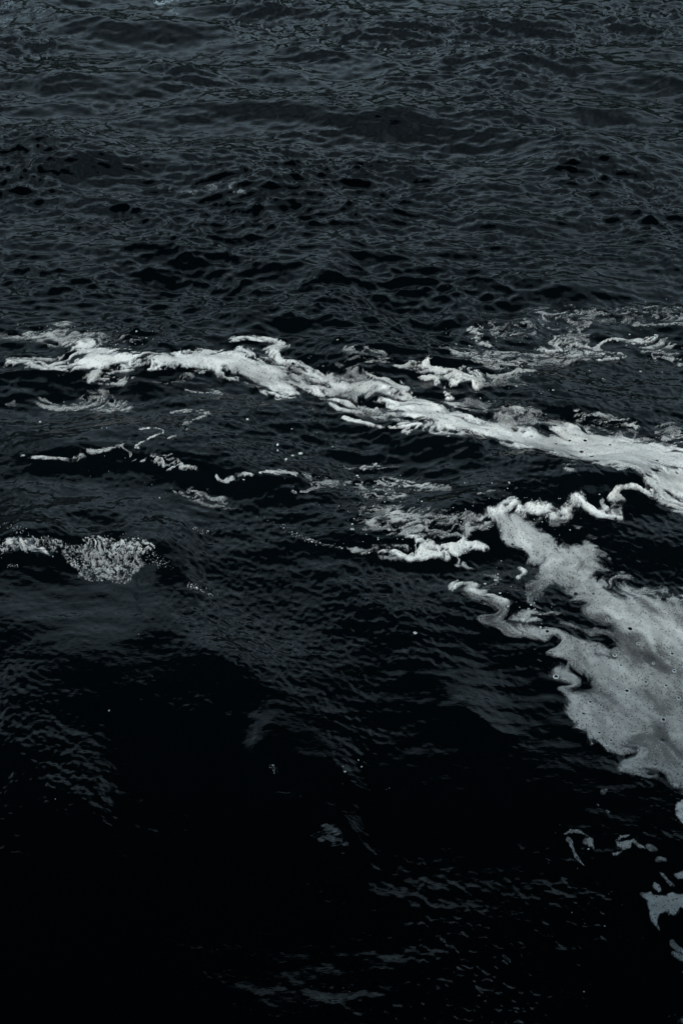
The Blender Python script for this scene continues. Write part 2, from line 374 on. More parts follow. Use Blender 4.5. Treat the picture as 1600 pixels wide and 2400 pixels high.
foam('lacy_foam', 'broken lacy foam with curled ridges above the thick white streak, right of centre', 'foam', [(900,860),(1050,870),(1200,860),(1350,800),(1600,780)], [
    E(stroke(A4((370,285),(420,310),(470,345),(560,372),(640,395),(700,412)), [12,14,10,9,9,5]), .9, .03, .92, .035),
    E(A4((250,310),(330,280),(400,280),(460,320),(440,340),(330,330)), .58, .06, .8, .02),
    E(stroke(A4((520,332),(590,345),(660,352),(760,350),(880,335)), 6), .8, .03, .85, .02),
    E(A4((450,345),(560,345),(850,345),(840,395),(700,410),(560,372)), .47, .06, .7, .015),
    E(stroke(A4((360,372),(400,366),(440,378),(450,400)), 6), .9, .03, .9, .03),
    E(stroke(A4((510,392),(482,402),(472,430),(480,455)), 6), .9, .03, .9, .03),
    E(A4((580,440),(640,470),(700,545),(620,500)), .5, .05, .75, .015),
    E(A4((420,215),(540,235),(700,240),(860,250),(1000,215),(1250,200),(1250,235),(1080,300),(900,320),(700,320),(520,280)), .47, .12, .8, .012),
    E(stroke(A4((890,215),(1000,220),(1120,217),(1240,212),(1330,195),(1410,180)), 7), .72, .05, .85, .02),
    E(stroke(A4((1150,262),(1170,272),(1215,270),(1230,255),(1200,245)), 4), .8, .03, .85, .02),
    E(A4((1030,120),(1080,85),(1120,130),(1080,175),(1040,170)), .45, .08, .7, .02),
    E(A4((1000,180),(1060,150),(1180,180),(1150,215),(1020,210)), .5, .08, .75, .015),
    E(stroke(A4((570,150),(610,150),(640,190),(690,225)), [10,12,8,4]), .72, .05, .85, .02),
    E(stroke(A4((1120,90),(1200,100),(1330,105),(1568,120)), 6), .5, .06, .7, .012),
    E(A4((1390,190),(1480,180),(1568,230),(1568,300),(1420,280)), .47, .08, .75, .012),
    E(A4((800,30),(1100,45),(1300,30),(1700,40),(1700,110),(1200,95),(900,90)), .34, .2, .8, .01),
    E(A4((640,110),(900,90),(1020,130),(900,180),(700,190)), .30, .2, .75, .01),
    E(A4((0,220),(200,230),(220,300),(80,330),(0,300)), .38, .08, .7, .012),
    E(A4((660,500),(860,480),(960,560),(820,590),(720,580)), .36, .08, .7, .012),
    E(A4((1060,500),(1300,540),(1420,600),(1300,610),(1080,560)), .36, .08, .7, .012),
    E(A4((1430,590),(1460,568),(1520,575),(1568,600),(1700,640),(1700,690),(1568,670),(1440,640)), .42, .08, .7, .015),
], amp=.55, size=.30, stretch=2.8, seed=17, lace=.75, kind='stuff')

foam('foam_patch', 'broad grey-white foam sheet full of bubble holes at the right edge, fanning downward', 'foam', [(1100,1170),(1200,1270),(1300,1400),(1420,1520),(1600,1660),(1760,1800)], [
    E(A5((690,20),(760,0),(850,5),(915,15),(910,60),(960,115),(1040,160),(1120,150),(1170,190),(1220,245),(1160,300),(1250,365),(1400,395),(1560,410),(1800,440),(1800,1400),(1560,1300),(1500,1265),(1430,1240),(1440,1205),(1380,1225),(1310,1215),(1330,1170),(1310,1120),(1330,1085),(1270,1100),(1210,1090),(1150,1060),(1120,1020),(1080,980),(1040,930),(1030,900),(1040,860),(1060,830),(1040,800),(1000,795),(960,760),(955,720),(960,690),(1010,720),(1060,770),(1150,800),(1110,755),(1040,695),(970,650),(930,610),(860,580),(780,545),(720,510),(680,470),(640,430),(610,370),(620,345),(670,340),(700,385),(770,405),(750,440),(800,490),(900,520),(960,545),(1040,580),(1130,600),(1220,632),(1250,600),(1205,565),(1130,560),(1010,530),(1040,520),(1130,548),(1230,535),(1150,490),(1100,440),(1070,390),(1030,340),(960,330),(945,380),(900,425),(855,335),(890,300),(885,265),(850,220),(820,170),(750,120),(720,60)), 1.0, .06, .46, .008),
    E(A5((1180,330),(1300,370),(1568,400),(1800,430),(1800,1100),(1568,960),(1420,800),(1330,620),(1290,480)), 1.0, .35, .92, .014),
    E(A5((740,20),(850,20),(880,150),(1000,260),(1150,330),(1000,300),(880,220)), 1.0, .14, .92, .014),
    E(A5((780,440),(860,435),(990,470),(985,490),(900,480),(1000,520),(900,515),(800,480)), .6, .04, .8, .015),
    E(A5((450,210),(480,215),(600,260),(720,310),(720,350),(640,330),(540,260)), .5, .05, .75, .012),
    E(stroke(A5((505,330),(510,355),(540,365),(590,352),(640,345),(690,360),(720,395),(765,405)), [6,7,8,7,8,16,14,5]), .95, .03, .95, .03),
    E(stroke(A5((790,262),(815,275),(835,302)), [5,7,4]), .8, .02, .9, .02),
    E(A5((1200,285),(1330,310),(1568,345),(1800,380),(1800,420),(1568,400),(1350,370),(1230,320)), .52, .05, .75, .012),
    E(A5((885,620),(912,620),(912,640),(890,640)), .9, .02, .6, .01), E(A5((888,668),(910,672),(912,686),(890,682)), .9, .02, .5, .01),
], amp=.30, size=.9, stretch=1.35, seed=29, lace=.4)
FOAMS[-1]['ck'] = .2; FOAMS[-1]['mk'] = 1.9; FOAMS[-1]['eddy'] = 4.5

foam('foam_roll', 'thick cream-coloured foam rope curling along the wave crest above the right foam sheet', 'foam', [(1100,1190),(1300,1190),(1500,1150)], [
    E(stroke(A4((610,1003),(650,985),(710,980),(760,957),(800,940),(830,975),(870,960),(930,975),(990,1010),(1010,985),(1050,955),(1090,915),(1130,935),(1180,970),(1240,1000)), [4,7,9,12,14,12,18,15,12,9,9,16,10,7,4]), 1.0, .06, 1.0, .035, .8),
    E(stroke(A4((1150,960),(1190,935),(1240,893)), [4,8,4]), .75, .03, .85, .03),
    E(stroke(A4((1260,920),(1340,880),(1400,868),(1440,868)), [8,10,8,6]), .9, .03, .9, .04),
    E(A4((1180,960),(1260,920),(1330,900),(1310,950),(1240,1000)), .55, .04, .8, .02),
    E(A4((570,1092),(600,1030),(620,1010),(720,1000),(725,1045),(640,1065)), .58, .04, .8, .02),
    E(A4((1090,1080),(1180,1075),(1230,1170),(1240,1210),(1180,1180),(1170,1110)), .42, .05, .7, .015),
    E(A4((920,1010),(1000,1030),(1060,1050),(1040,1070),(960,1060)), .38, .05, .7, .012),
], amp=.34, size=.45, stretch=1.8, seed=41, lace=.3)

foam('foam_streak', 'small white foam tongue ending in a rounded tip left of the cream rope', 'foam', [(800,1290),(1000,1270),(1200,1260)], [
    E(A4((310,1090),(370,1100),(450,1120),(540,1105),(570,1095),(640,1110),(675,1135),(682,1155),(640,1148),(560,1168),(480,1172),(350,1177),(300,1165),(330,1130)), .9, .03, .9, .03),
    E(stroke(A4((100,1170),(210,1172),(250,1184),(310,1184),(340,1165),(400,1170),(480,1168),(560,1140),(640,1128),(680,1152)), [3,5,6,7,8,8,8,9,12,6]), 1.0, .03, 1.0, .022, .6),
    E(A4((20,1130),(200,1125),(310,1140),(300,1172),(120,1165)), .5, .04, .6, .012),
    E(A4((160,1190),(290,1190),(270,1225),(200,1230)), .4, .04, .45, .01),
    E(A4((210,970),(290,965),(340,1000),(395,1040),(390,1065),(300,1060),(270,1040),(200,1030)), .72, .05, .8, .02),
    E(A4((100,1010),(165,1005),(165,1040),(135,1062),(105,1035)), .75, .04, .7, .015),
    E(A4((60,960),(240,940),(420,960),(600,1000),(600,1100),(440,1120),(320,1100),(200,1090),(90,1060)), .40, .08, .75, .012),
    E(A4((500,1180),(560,1180),(610,1200),(600,1230),(510,1200)), .45, .04, .7, .012),
], amp=.5, size=.28, stretch=2.4, seed=53, lace=.65)

foam('lacy_foam', 'thin lacy foam threads on the dark swell in the middle, below the thick streak', 'foam', [(400,1080),(700,1110),(1050,1130)], [
    E(A4((200,820),(300,815),(500,860),(500,890),(340,880),(220,860)), .48, .04, .75, .012),
    E(A4((0,780),(120,765),(210,775),(180,800),(60,790)), .5, .04, .7, .012),
    E(A4((0,840),(200,840),(320,900),(200,930),(60,900)), .36, .05, .7, .01),
    E(A4((160,905),(230,905),(240,930),(180,930)), .6, .03, .7, .012),
    E(A4((590,910),(680,880),(880,880),(700,890)), .5, .03, .6, .01),
    E(stroke(A3((1020,820),(1050,830),(1090,808),(1200,800),(1300,797),(1360,803)), [4,5,6,5,5,3]), .62, .03, .8, .012),
    E(stroke(A3((1390,850),(1410,862),(1450,860),(1500,850),(1568,853)), [4,6,5,5,3]), .7, .03, .8, .012),
    E(A3((1380,790),(1450,810),(1568,830),(1568,870),(1420,880)), .36, .05, .7, .01),
    E(A3((650,745),(700,712),(780,705),(820,735),(900,780),(900,800),(820,785),(720,770)), .47, .05, .75, .012),
    E(stroke(A3((640,592),(685,608),(685,625),(662,650),(682,680)), [5,6,4,4,4]), .72, .02, .75, .012),
    E(stroke(A3((805,638),(830,622),(860,605),(890,560),(960,524)), [5,4,3,3,5]), .62, .02, .75, .012),
    E(A3((848,565),(872,570),(872,588),(850,588)), .9, .02, .6, .01),
    E(stroke(A3((100,716),(200,722),(300,718),(440,714),(560,708),(650,722)), [3,5,5,6,6,4]), .47, .03, .7, .01),
    E(A3((750,870),(960,860),(1100,970),(960,965),(820,900)), .30, .05, .6, .01),
], amp=.55, size=.27, stretch=2.4, seed=67, lace=.75, kind='stuff')

foam('lacy_foam', 'scattered foam scraps and a small curl under the left end of the thick streak', 'foam', [(80,930),(300,920),(520,900)], [
    E(A3((160,480),(230,455),(280,490),(260,508),(190,498)), .62, .04, .75, .015),
    E(A3((160,450),(400,440),(600,460),(580,520),(400,520),(200,505)), .40, .07, .75, .012),
    E(stroke(A3((465,420),(475,390),(505,388),(515,402),(560,406),(605,385)), [6,6,6,5,6,4]), .66, .03, .75, .012),
    E(A3((690,365),(760,375),(800,350),(880,345),(890,370),(800,385),(720,385)), .5, .05, .6, .012),
    E(stroke(A3((845,410),(880,415),(960,424),(1015,400)), [6,6,6,4]), .62, .03, .7, .012),
    E(A3((460,370),(620,360),(600,400),(480,440)), .36, .05, .65, .01),
    E(A3((20,480),(70,470),(70,500),(30,500)), .42, .04, .6, .01),
    E(stroke(A3((780,525),(860,520),(960,525)), 4), .5, .03, .6, .01),
], amp=.55, size=.30, stretch=2.8, seed=79, lace=.75, kind='stuff')

foam('lacy_foam', 'pale whitecap froth on the far water at the top left corner', 'foam', [(0,60),(400,40)], [
    E(A1((735,0),(790,10),(740,18),(700,-10)), .75, .2, .85, .03),
    E(stroke(A1((740,-15),(780,2),(800,18)), [8,8,4]), .9, .1, .9, .03),
    E(A1((350,30),(500,40),(520,70),(380,80)), .38, .3, .6, .012),
    E(A1((-40,20),(200,10),(330,60),(200,130),(-40,190)), .34, .4, .6, .012),
    E(A1((790,30),(850,40),(840,65),(800,55)), .5, .2, .6, .012),
], amp=.5, size=1.4, stretch=1.5, seed=83, lace=.4, kind='stuff')
foam('foam_crest', 'thin foam along a small breaking crest in the upper left water', 'foam', [(480,430),(600,450)], [
    E(stroke(A1((960,850),(1000,842),(1040,860),(1090,865),(1140,890)), [8,10,6,8,4]), .58, .08, .7, .015),
    E(A1((780,870),(960,850),(1000,890),(880,890)), .36, .1, .6, .01),
], amp=.5, size=.8, stretch=1.6, seed=89, lace=.5)
foam('foam_crest', 'dab of white froth on a ripple far up the left side', 'foam', [(190,175),(230,178)], [
    E(stroke(A1((380,345),(410,342),(440,352)), [6,8,4]), .62, .1, .7, .015)], amp=.45, size=.8, stretch=1.5, seed=97)

# loose pieces drifting in the near dark water, right
def island(label, elems, seed, film=.45):
    for e in elems: e['f'] = film*.72
    foam('foam_island', label, 'foam', [(1300,1950),(1600,2150)], elems, amp=.28, size=.5, stretch=1.3, seed=seed, lace=.2, group='foam pieces drifting on the near dark water')
island('hook-shaped foam scrap with a long drip tail on the near dark water', [
    E(A6((695,485),(740,450),(800,455),(835,470),(895,520),(885,525),(800,480),(740,478)), 1, .012, .4, .006),
    E(A6((790,540),(840,515),(905,515),(912,588),(860,570)), 1, .012, .5, .006),
    E(stroke(A6((705,520),(735,535),(750,580),(785,650),(845,730)), [6,6,4,6,2]), 1, .01, .4, .006)], 101, 0.78)
island('leaf-shaped foam scrap with a tail pointing right on the near dark water', [
    E(A6((1060,530),(1110,495),(1170,490),(1180,503),(1110,520),(1095,540),(1180,530),(1200,515),(1240,545),(1290,592),(1240,588),(1195,552),(1180,590),(1130,607),(1075,572)), 1, .012, .4, .006),
    E(stroke(A6((1040,640),(1080,632),(1130,605)), [5,5,2]), 1, .01, .4, .006)], 103, 0.70)
island('short foam sliver trailing behind the leaf-shaped scrap', [E(stroke(A6((1298,568),(1330,588),(1378,608)), [4,7,3]), 1, .01, .3, .006)], 105, 0.59)
island('small oval foam fleck above the ragged corner foam', [E(stroke(A6((1362,672),(1400,674),(1442,678)), [5,6,3]), 1, .01, .3, .006)], 107, 0.56)
island('ragged foam sheet with a trailing tail near the lower right edge', [
    E(A6((1235,910),(1290,915),(1330,905),(1350,935),(1420,935),(1480,915),(1530,930),(1720,930),(1720,1000),(1550,1040),(1510,1090),(1450,1085),(1460,1060),(1390,1075),(1380,1130),(1410,1210),(1360,1160),(1320,1100),(1300,1020),(1300,980),(1260,950)), 1, .012, .4, .006),
    E(A6((1335,870),(1355,835),(1400,870),(1415,910),(1380,922)), 1, .012, .5, .006)], 109, 0.65)
island('slanted foam strip beside the ragged corner foam', [E(A6((1395,770),(1430,780),(1460,830),(1500,865),(1470,865),(1430,820)), 1, .01, .3, .006)], 111, 0.62)
island('rounded foam lump touching the right edge of the dark water', [E(A6((1490,772),(1530,755),(1640,740),(1640,830),(1568,825),(1520,810)), 1, .012, .4, .006)], 113, 0.65)
island('scalloped foam lobe at the right edge just below the broad sheet', [E(A6((1520,260),(1568,235),(1700,240),(1700,430),(1568,415),(1530,370),(1510,320)), 1, .015, .6, .008)], 115, 0.90)
island('two thin foam threads running off the lower right edge', [
    E(stroke(A6((1478,1265),(1495,1300),(1530,1330),(1640,1390)), [4,6,6,8]), 1, .01, .3, .006),
    E(stroke(A6((1478,1350),(1520,1378),(1640,1440)), [4,8,8]), 1, .01, .3, .006)], 117, 0.62)
island('faint foam dab in the bottom right corner', [E(A6((1525,1855),(1568,1830),(1660,1830),(1660,1890),(1560,1890)), 1, .02, .2, .006)], 119, 0.37)
island('tiny bright foam comma under the broad sheet', [E(stroke(A6((955,175),(985,172),(1012,155)), [4,7,3]), 1, .01, .4, .006), E(stroke(A6((935,262),(945,280)), [5,4]), 1, .01, .4, .006), E(stroke(A6((1000,312),(1025,328)), [4,4]), 1, .01, .5, .006)], 121, .5)

# ---- density of one foam thing at plan points
def swirl(F, x, y):
    """small eddies wind the foam up: rotate the plan point about each eddy centre in turn"""
    rng = np.random.default_rng(F['seed']+900); xs, ys = x.copy(), y.copy()
    per = [np.linalg.norm(np.diff(e['P'], axis=0), axis=1).sum() for e in F['el']]
    for e, L in zip(F['el'], per):
        P = e['P']
        if F['name'] in ('foam_island',) or e['a'] < 1: continue
        for _ in range(int(min(90, max(2, L*F.get('eddy', 6.0))))):
            i = rng.integers(len(P)); c = P[i]+(P[(i+1) % len(P)]-P[i])*rng.uniform()
            k0 = .5+.085*c[1]; R_e = rng.uniform(.02, .10)*k0; c = c+rng.normal(0, .06*k0, 2)*[1.4, 1]
            A = np.clip(rng.normal(0, .75), -F.get('amax', 1.5), F.get('amax', 1.5)); ex = 1.7
            k = (np.abs(xs-c[0]) < 2.6*R_e*ex) & (np.abs(ys-c[1]) < 2.6*R_e)
            if not k.any(): continue
            dx, dy = (xs[k]-c[0])/ex, ys[k]-c[1]; a = A*np.exp(-(dx*dx+dy*dy)/(R_e*R_e)); ca, sa = np.cos(a), np.sin(a)
            xs[k] = c[0]+(dx*ca-dy*sa)*ex; ys[k] = c[1]+dx*sa+dy*ca
    return xs, ys
def foam_field(F, x, y):
    sx, sy = at(*np.array(F['spine'], float).T); o = np.argsort(sx)
    x, y = swirl(F, x, y); sc = F['size']; sd0 = F['seed']
    if F['name'] == 'foam_streak':
        U, v = x, y-np.interp(x, sx[o], sy[o])
    else:
        th0 = math.atan2(sy[o][-1]-sy[o][0], sx[o][-1]-sx[o][0]); U, v = x*math.cos(th0)+y*math.sin(th0), -x*math.sin(th0)+y*math.cos(th0)
    F['uv'] = (U, v)
    wa = fbm(U*2.2/sc, v*2.6/sc, sd0+5, 3)-.5; wb = fbm(U*2.2/sc, v*2.6/sc, sd0+6, 3)-.5
    u = U/sc/F['stretch']+wa*.30; w = v/sc+wb*.36
    n = fbm(u*9.0, w*9.0, sd0, 6, .74); rg = ridged(u*9.0, w*9.0, sd0+50, 2)
    nrm = lambda q: (q-q.mean())/(q.std()+1e-6)
    n = nrm(nrm(n)*(1-F['lace'])+nrm(rg)*F['lace'])*.29+.5
    n = np.clip(n, -.4, 1.4)
    m = np.full(x.shape, -1.0, np.float32); film = np.zeros(x.shape, np.float32); th = np.zeros(x.shape, np.float32); wsum = np.full(x.shape, 1e-6, np.float32)
    edge = (fbm(x*9/sc, y*7/sc, sd0+9, 3)-.5)
    for e in F['el']:
        P = e['P']; s = e['s']*(1.0 if e['d'] > .7 else .5); k = (x > P[:, 0].min()-3*s) & (x < P[:, 0].max()+3*s) & (y > P[:, 1].min()-3*s) & (y < P[:, 1].max()+3*s)
        if not k.any(): continue
        sd = poly_sd(x[k], y[k], P)+edge[k]*s*.9*e['a']
        t = sstep(-1.0, 1.0, sd/s)*e['d']
        core = sstep(.7, 2.4, sd/s) if e['d'] > .7 else 0.0
        mm = t-.5+.25*core+e['a']*F['amp']*2*(1-F.get('ck', .6)*core)*(n[k]-.5)*np.clip(t*3, 0, 1)-np.where(t < .02, .5, 0)
        m[k] = np.maximum(m[k], mm)
        wt = t**3+1e-6; film[k] += wt*e['f']; th[k] += wt*e['t']; wsum[k] += wt
    return m, film/wsum, th/wsum, n

for F in FOAMS:
    for e in F['el']: e['P'] = world_poly(e['p'])

# foam lies heavy on the water: damp the fine ripples under it
damp = np.zeros_like(X0)
fr0, fr1 = 46, 46+NR; fc0, fc1 = 60, 60+NC
sub = (slice(fr0, fr1), slice(fc0, fc1))
bx, by = X0[sub][::2, ::2], Y0[sub][::2, ::2]; dsub = np.zeros_like(bx)
for F in FOAMS:
    for e in F['el']:
        if e['d'] < .7: continue
        P = e['P']; k = (bx > P[:, 0].min()-.3) & (bx < P[:, 0].max()+.3) & (by > P[:, 1].min()-.3) & (by < P[:, 1].max()+.3)
        if k.any(): dsub[k] = np.maximum(dsub[k], sstep(-.1, .15, poly_sd(bx[k], by[k], P)))
damp[sub] = np.repeat(np.repeat(dsub, 2, 0), 2, 1)[:NR, :NC]
h3, dx3, dy3 = T3.sample(X0, Y0, -0.5)
patch3 = fbm(X0*1.1, Y0*0.9, 91, 3)
f3 = fade(0.045)*(0.35+1.3*sstep(.32, .68, patch3)).astype(np.float32)*(1-.8*damp)
HZ = HZ+h3*f3; DX = DX+dx3*f3; DY = DY+dy3*f3

PX, PY, PZ = X0+DX, Y0+DY, HZ
V = np.stack([PX, PY, PZ], -1).reshape(-1, 3)
ii = (np.arange(R_-1)[:, None]*C_+np.arange(C_-1)[None, :]).ravel()
Fq = np.stack([ii, ii+1, ii+C_+1, ii+C_], 1)
add_obj('water', grid_mesh('water', V, Fq, M_WATER), kind='structure', label='dark choppy water surface with small ripples')

# ---------------------------------------------------------------- the far wooded bank, and unseen blocks added to shut out light
bxs = np.linspace(-420, 420, 220); bts = np.linspace(0, 1, 26)
gx, gt = np.meshgrid(bxs, bts)
bh = 30+12*fbm(gx*.012, gx*0, 301, 3)+5*(fbm(gx*.12, gt*9, 305, 3)-.5)
bank_y = 78+34*gt+6*fbm(gx*.03, gt*2, 309, 3); bank_z = -2+bh*np.sin(gt*math.pi/2)**.8
bi = (np.arange(25)[:, None]*220+np.arange(219)[None, :]).ravel()
add_obj('far_bank', grid_mesh('far_bank', np.stack([gx, bank_y, bank_z], -1).reshape(-1, 3), np.stack([bi, bi+1, bi+221, bi+220], 1), M_BANK), kind='structure', label='dark wooded slope on the far side of the water')

def boxes(name, bl, material, **props):
    V, Q = [], []
    for x0, x1, y0, y1, z0, z1 in bl:
        b = len(V); V += [(x0,y0,z0),(x1,y0,z0),(x1,y1,z0),(x0,y1,z0),(x0,y0,z1),(x1,y0,z1),(x1,y1,z1),(x0,y1,z1)]
        Q += [[b+i for i in f] for f in ((3,2,1,0),(4,5,6,7),(0,1,5,4),(1,2,6,5),(2,3,7,6),(3,0,4,7))]
    return add_obj(name, grid_mesh(name, np.array(V), np.array(Q), material, smooth=False), **props)
boxes('rear_shade_block', [(-70, 70, -14, -0.5, -2, 6.0)], M_CONC, kind='structure', label='unseen concrete block added behind the viewpoint to shade the near water')  # added out of view: holds the sun off the nearest water
sky_slab = boxes('sky_block_slab', [(-90, 90, 2.0, 14.5, 9.0, 9.6)], M_CONC, kind='structure', label='unseen concrete slab added overhead to keep sky out of the near reflections')  # added out of view: blocks the sky so the foreground reflects black
for gy in (2.7, 6.9, 10.0, 13.6):
    boxes('sky_block_rib', [(-90, 90, gy, gy+.5, 8.2, 8.998)], M_CONC, parent=sky_slab)  # ribs under the added overhead slab

# ---------------------------------------------------------------- foam meshes riding on the sheet
def build_foam(F, ss=1.45):
    Pall = np.concatenate([e['P'] for e in F['el']]); r, c = grid_index(Pall[:, 0], Pall[:, 1])
    r0, r1 = max(fr0, int(r.min())-14), min(fr1-1, int(r.max())+14); c0, c1 = max(fc0, int(c.min())-14), min(fc1-1, int(c.max())+14)
    rr = np.linspace(r0, r1, int((r1-r0)*ss)+2); cc = np.linspace(c0, c1, int((c1-c0)*ss)+2)
    Rg, Cg = np.meshgrid(rr, cc, indexing='ij')
    x = bilin(X0, Rg, Cg); y = bilin(Y0, Rg, Cg)
    m, film, th, n = foam_field(F, x, y)
    HALO = .22; m0 = m; m = m+HALO; keep = m > -.12
    q = keep[:-1, :-1] | keep[1:, :-1] | keep[:-1, 1:] | keep[1:, 1:]
    # foam stands proud where dense and dips under the water at its rim
    up = np.where(m > 0, .0022*np.clip(m*6, 0, 1)+th*.6*sstep(HALO-.05, HALO+.55, m)+th*.06*(n-.5)*sstep(HALO, HALO+.4, m), np.maximum(m, -.3)*.05)
    z = bilin(PZ, Rg, Cg)+up
    X = bilin(PX, Rg, Cg); Y = bilin(PY, Rg, Cg)
    U, W = F['uv']; wv = (fbm(U*1.5, W*1.5, F['seed']+210, 3)-.5)*1.2
    if F['name'] == 'foam_patch':                        # marbled sheet
        mott = .6*fbm(U*1.5+wv*2.2, W*4.6-wv*2.0, 771, 5)+.4*(ridged(U*1.0+wv*2, W*4.2+wv*2, 777, 3)-.12)
    else:
        mott = fbm(U*1.7+wv*1.6, W*5.0+wv*2.2, F['seed']+200, 4)
    mt = .5+.5*np.tanh((mott-.5)*5.0)
    fine = fbm(U*30/F['stretch'], W*30, F['seed']+300, 3)
    wisp = np.clip((fine-.5)*3.2+.5, 0, 1)
    core = sstep(-.10, .50, m0)                           # dense froth
    halo = sstep(-HALO, .05, m0)                          # thin torn film round it
    dens = film*(.60+.42*film+F.get('mk', 1.15)*(mt-.5)*(1.3-film*.85))+np.clip((th-.02)*6, 0, .35)
    cover = core*dens*(.82+.25*wisp)+(1-core)*halo*halo*film*(.65*wisp-.12)
    cover = np.where(m > 0, cover, 0)
    thick = np.clip(th/.06*.6+.3*m0, 0, 1)*sstep(0, .3, m0)+.05
    nc = len(cc)
    idx = np.arange(len(rr)*nc).reshape(len(rr), nc)
    a = idx[:-1, :-1][q]; Fi = np.stack([a, a+1, a+nc+1, a+nc], 1)
    Vall = np.stack([X, Y, z], -1).reshape(-1, 3); cov_f, thk_f = cover.ravel(), thick.ravel()
    # the connected body is the thing; the flecks torn off it are too many and too small to pick apart
    lab = np.arange(len(rr)*nc)
    while True:
        fm = lab[Fi].min(1); new = lab.copy()
        for k in range(4): np.minimum.at(new, Fi[:, k], fm)
        new = new[new]
        if (new == lab).all(): break
        lab = new
    fl = lab[Fi[:, 0]]; ids, cnt = np.unique(fl, return_counts=True)
    big = np.isin(fl, ids[np.argmax(cnt)])
    def make(name, Fx, parent=None, **props):
        used = np.unique(Fx); remap = np.full(len(rr)*nc, -1, np.int64); remap[used] = np.arange(len(used))
        me = grid_mesh(name, Vall[used], remap[Fx], M_FOAM, {'cover': cov_f[used], 'thick': thk_f[used]})
        return add_obj(name, me, parent, **props)
    if F['kind'] == 'stuff':
        make(F['name'], Fi, None, label=F['label'], kind='stuff')
    else:
        o = make(F['name'], Fi[big], None, label=F['label'], category=F['cat'])
        if F['group']: o['group'] = F['group']
        if (~big).any(): make('torn_flecks', Fi[~big], o, kind='stuff')
    return len(Fi)
nf = sum(build_foam(F) for F in FOAMS)
print('foam quads', nf, 'water quads', len(Fq))

# ---------------------------------------------------------------- the small breaking wave at the left: froth and spray
ICO = None
def ico():
    p = (1+5**.5)/2; v = np.array([(-1,p,0),(1,p,0),(-1,-p,0),(1,-p,0),(0,-1,p),(0,1,p),(0,-1,-p),(0,1,-p),(p,0,-1),(p,0,1),(-p,0,-1),(-p,0,1)], float)/math.hypot(1, p)
    f = np.array([(0,11,5),(0,5,1),(0,1,7),(0,7,10),(0,10,11),(1,5,9),(5,11,4),(11,10,2),(10,7,6),(7,1,8),(3,9,4),(3,4,2),(3,2,6),(3,6,8),(3,8,9),(4,9,5),(2,4,11),(6,2,10),(8,6,7),(9,8,1)])
    return v, f
def drops(name, px, py, lift, rad, squash, seed, parent=None, material=None, **props):
    rng = np.random.default_rng(seed); x, y = at(px, py); r, c = grid_index(x, y)
    C = np.stack([bilin(PX, r, c), bilin(PY, r, c), bilin(PZ, r, c)+lift], 1)
    v, f = ico(); n = len(C)
    sc = rad[:, None]*(1+rng.uniform(-.35, .35, (n, 3)))*np.array([1, 1, squash])
    W = (v[None]*(1+rng.uniform(-.25, .25, (n, 12, 1))))*sc[:, None, :]+C[:, None, :]
    FF = (f[None]+12*np.arange(n)[:, None, None]).reshape(-1, 3)
    return add_obj(name, grid_mesh(name, W.reshape(-1, 3), FF, material or M_DROP), parent, **props)
def scatter_poly(pts, n, rng):
    P = np.array(pts); out = np.zeros((0, 2))
    while len(out) < n:
        q = rng.uniform(P.min(0), P.max(0), (4*n, 2)); out = np.concatenate([out, q[poly_sd(q[:, 0], q[:, 1], P) > 0]])
    return out[:n]
splash_pts = A7((-40,150),(60,135),(200,130),(330,140),(450,118),(540,130),(600,118),(665,130),(682,200),(660,260),(580,322),(520,330),(460,320),(380,310),(330,270),(290,205),(200,180),(90,185),(-40,190))
SPL = dict(name='breaking_wave_crest', label='small crest of churning clear bubbles breaking at the left edge', cat='breaking wave', spine=[(-50,1270),(200,1290),(350,1290)],
    el=[E(splash_pts, .46, .05, .95, .010), E(A7((360,180),(470,150),(600,170),(640,220),(560,290),(460,290),(390,250)), .60, .10, .95, .012)], amp=.55, size=.13, stretch=1.1, seed=131, lace=.3, group=None, kind=None)
for e in SPL['el']: e['P'] = world_poly(e['p'])
build_foam(SPL)
crest = [o for o in S.objects if o.name.startswith('breaking_wave_crest')][0]
rng = np.random.default_rng(5)
q = np.concatenate([scatter_poly(splash_pts, 1400, rng), scatter_poly(A7((340,170),(450,140),(640,160),(660,220),(560,300),(450,300),(370,260)), 1600, rng)])
q += rng.normal(0, 6, q.shape); wx, wy = flat_at(q[:, 0], q[:, 1])
q = q[fbm(wx*9, wy*7, 411, 4) > .47+rng.uniform(-.1, .1, len(q))]
drops('spray', q[:, 0], q[:, 1], rng.uniform(.0, .05, len(q))**1.0, rng.gamma(1.1, .0009, len(q))+.0006, .8, 7, parent=crest, kind='stuff')

# bubbles strung along the little crests, and foam flecks adrift
bub = []
for pts, n, sp in [(A7((700,190),(720,230),(770,250)), 160, 10), (A7((868,335),(900,350),(985,385)), 170, 5), (A7((890,70),(920,92),(970,95)), 80, 4), (A7((1340,95),(1400,125),(1450,140),(1568,168)), 260, 4), (A7((40,245),(70,250)), 40, 4),
                   (A7((1180,20),(1260,50),(1330,85)), 50, 5), (A7((540,290),(800,240),(1000,350)), 0, 5), (A7((30,60),(130,110)), 90, 9), (A7((1250,1165),(1262,1200)), 40, 4)]:
    P = np.array(pts, float)
    t = rng.uniform(0, len(P)-1.001, n); i = t.astype(int); bub.append(P[i]+(P[np.minimum(i+1, len(P)-1)]-P[i])*(t-i)[:, None]+rng.normal(0, sp, (n, 2))*[1, .6])
q = np.concatenate(bub)
drops('crest_bubbles', q[:, 0], q[:, 1], np.full(len(q), .003), rng.gamma(1.3, .0008, len(q))+.0008, .8, 9, kind='stuff', label='tiny clear bubbles strung along the small crests')

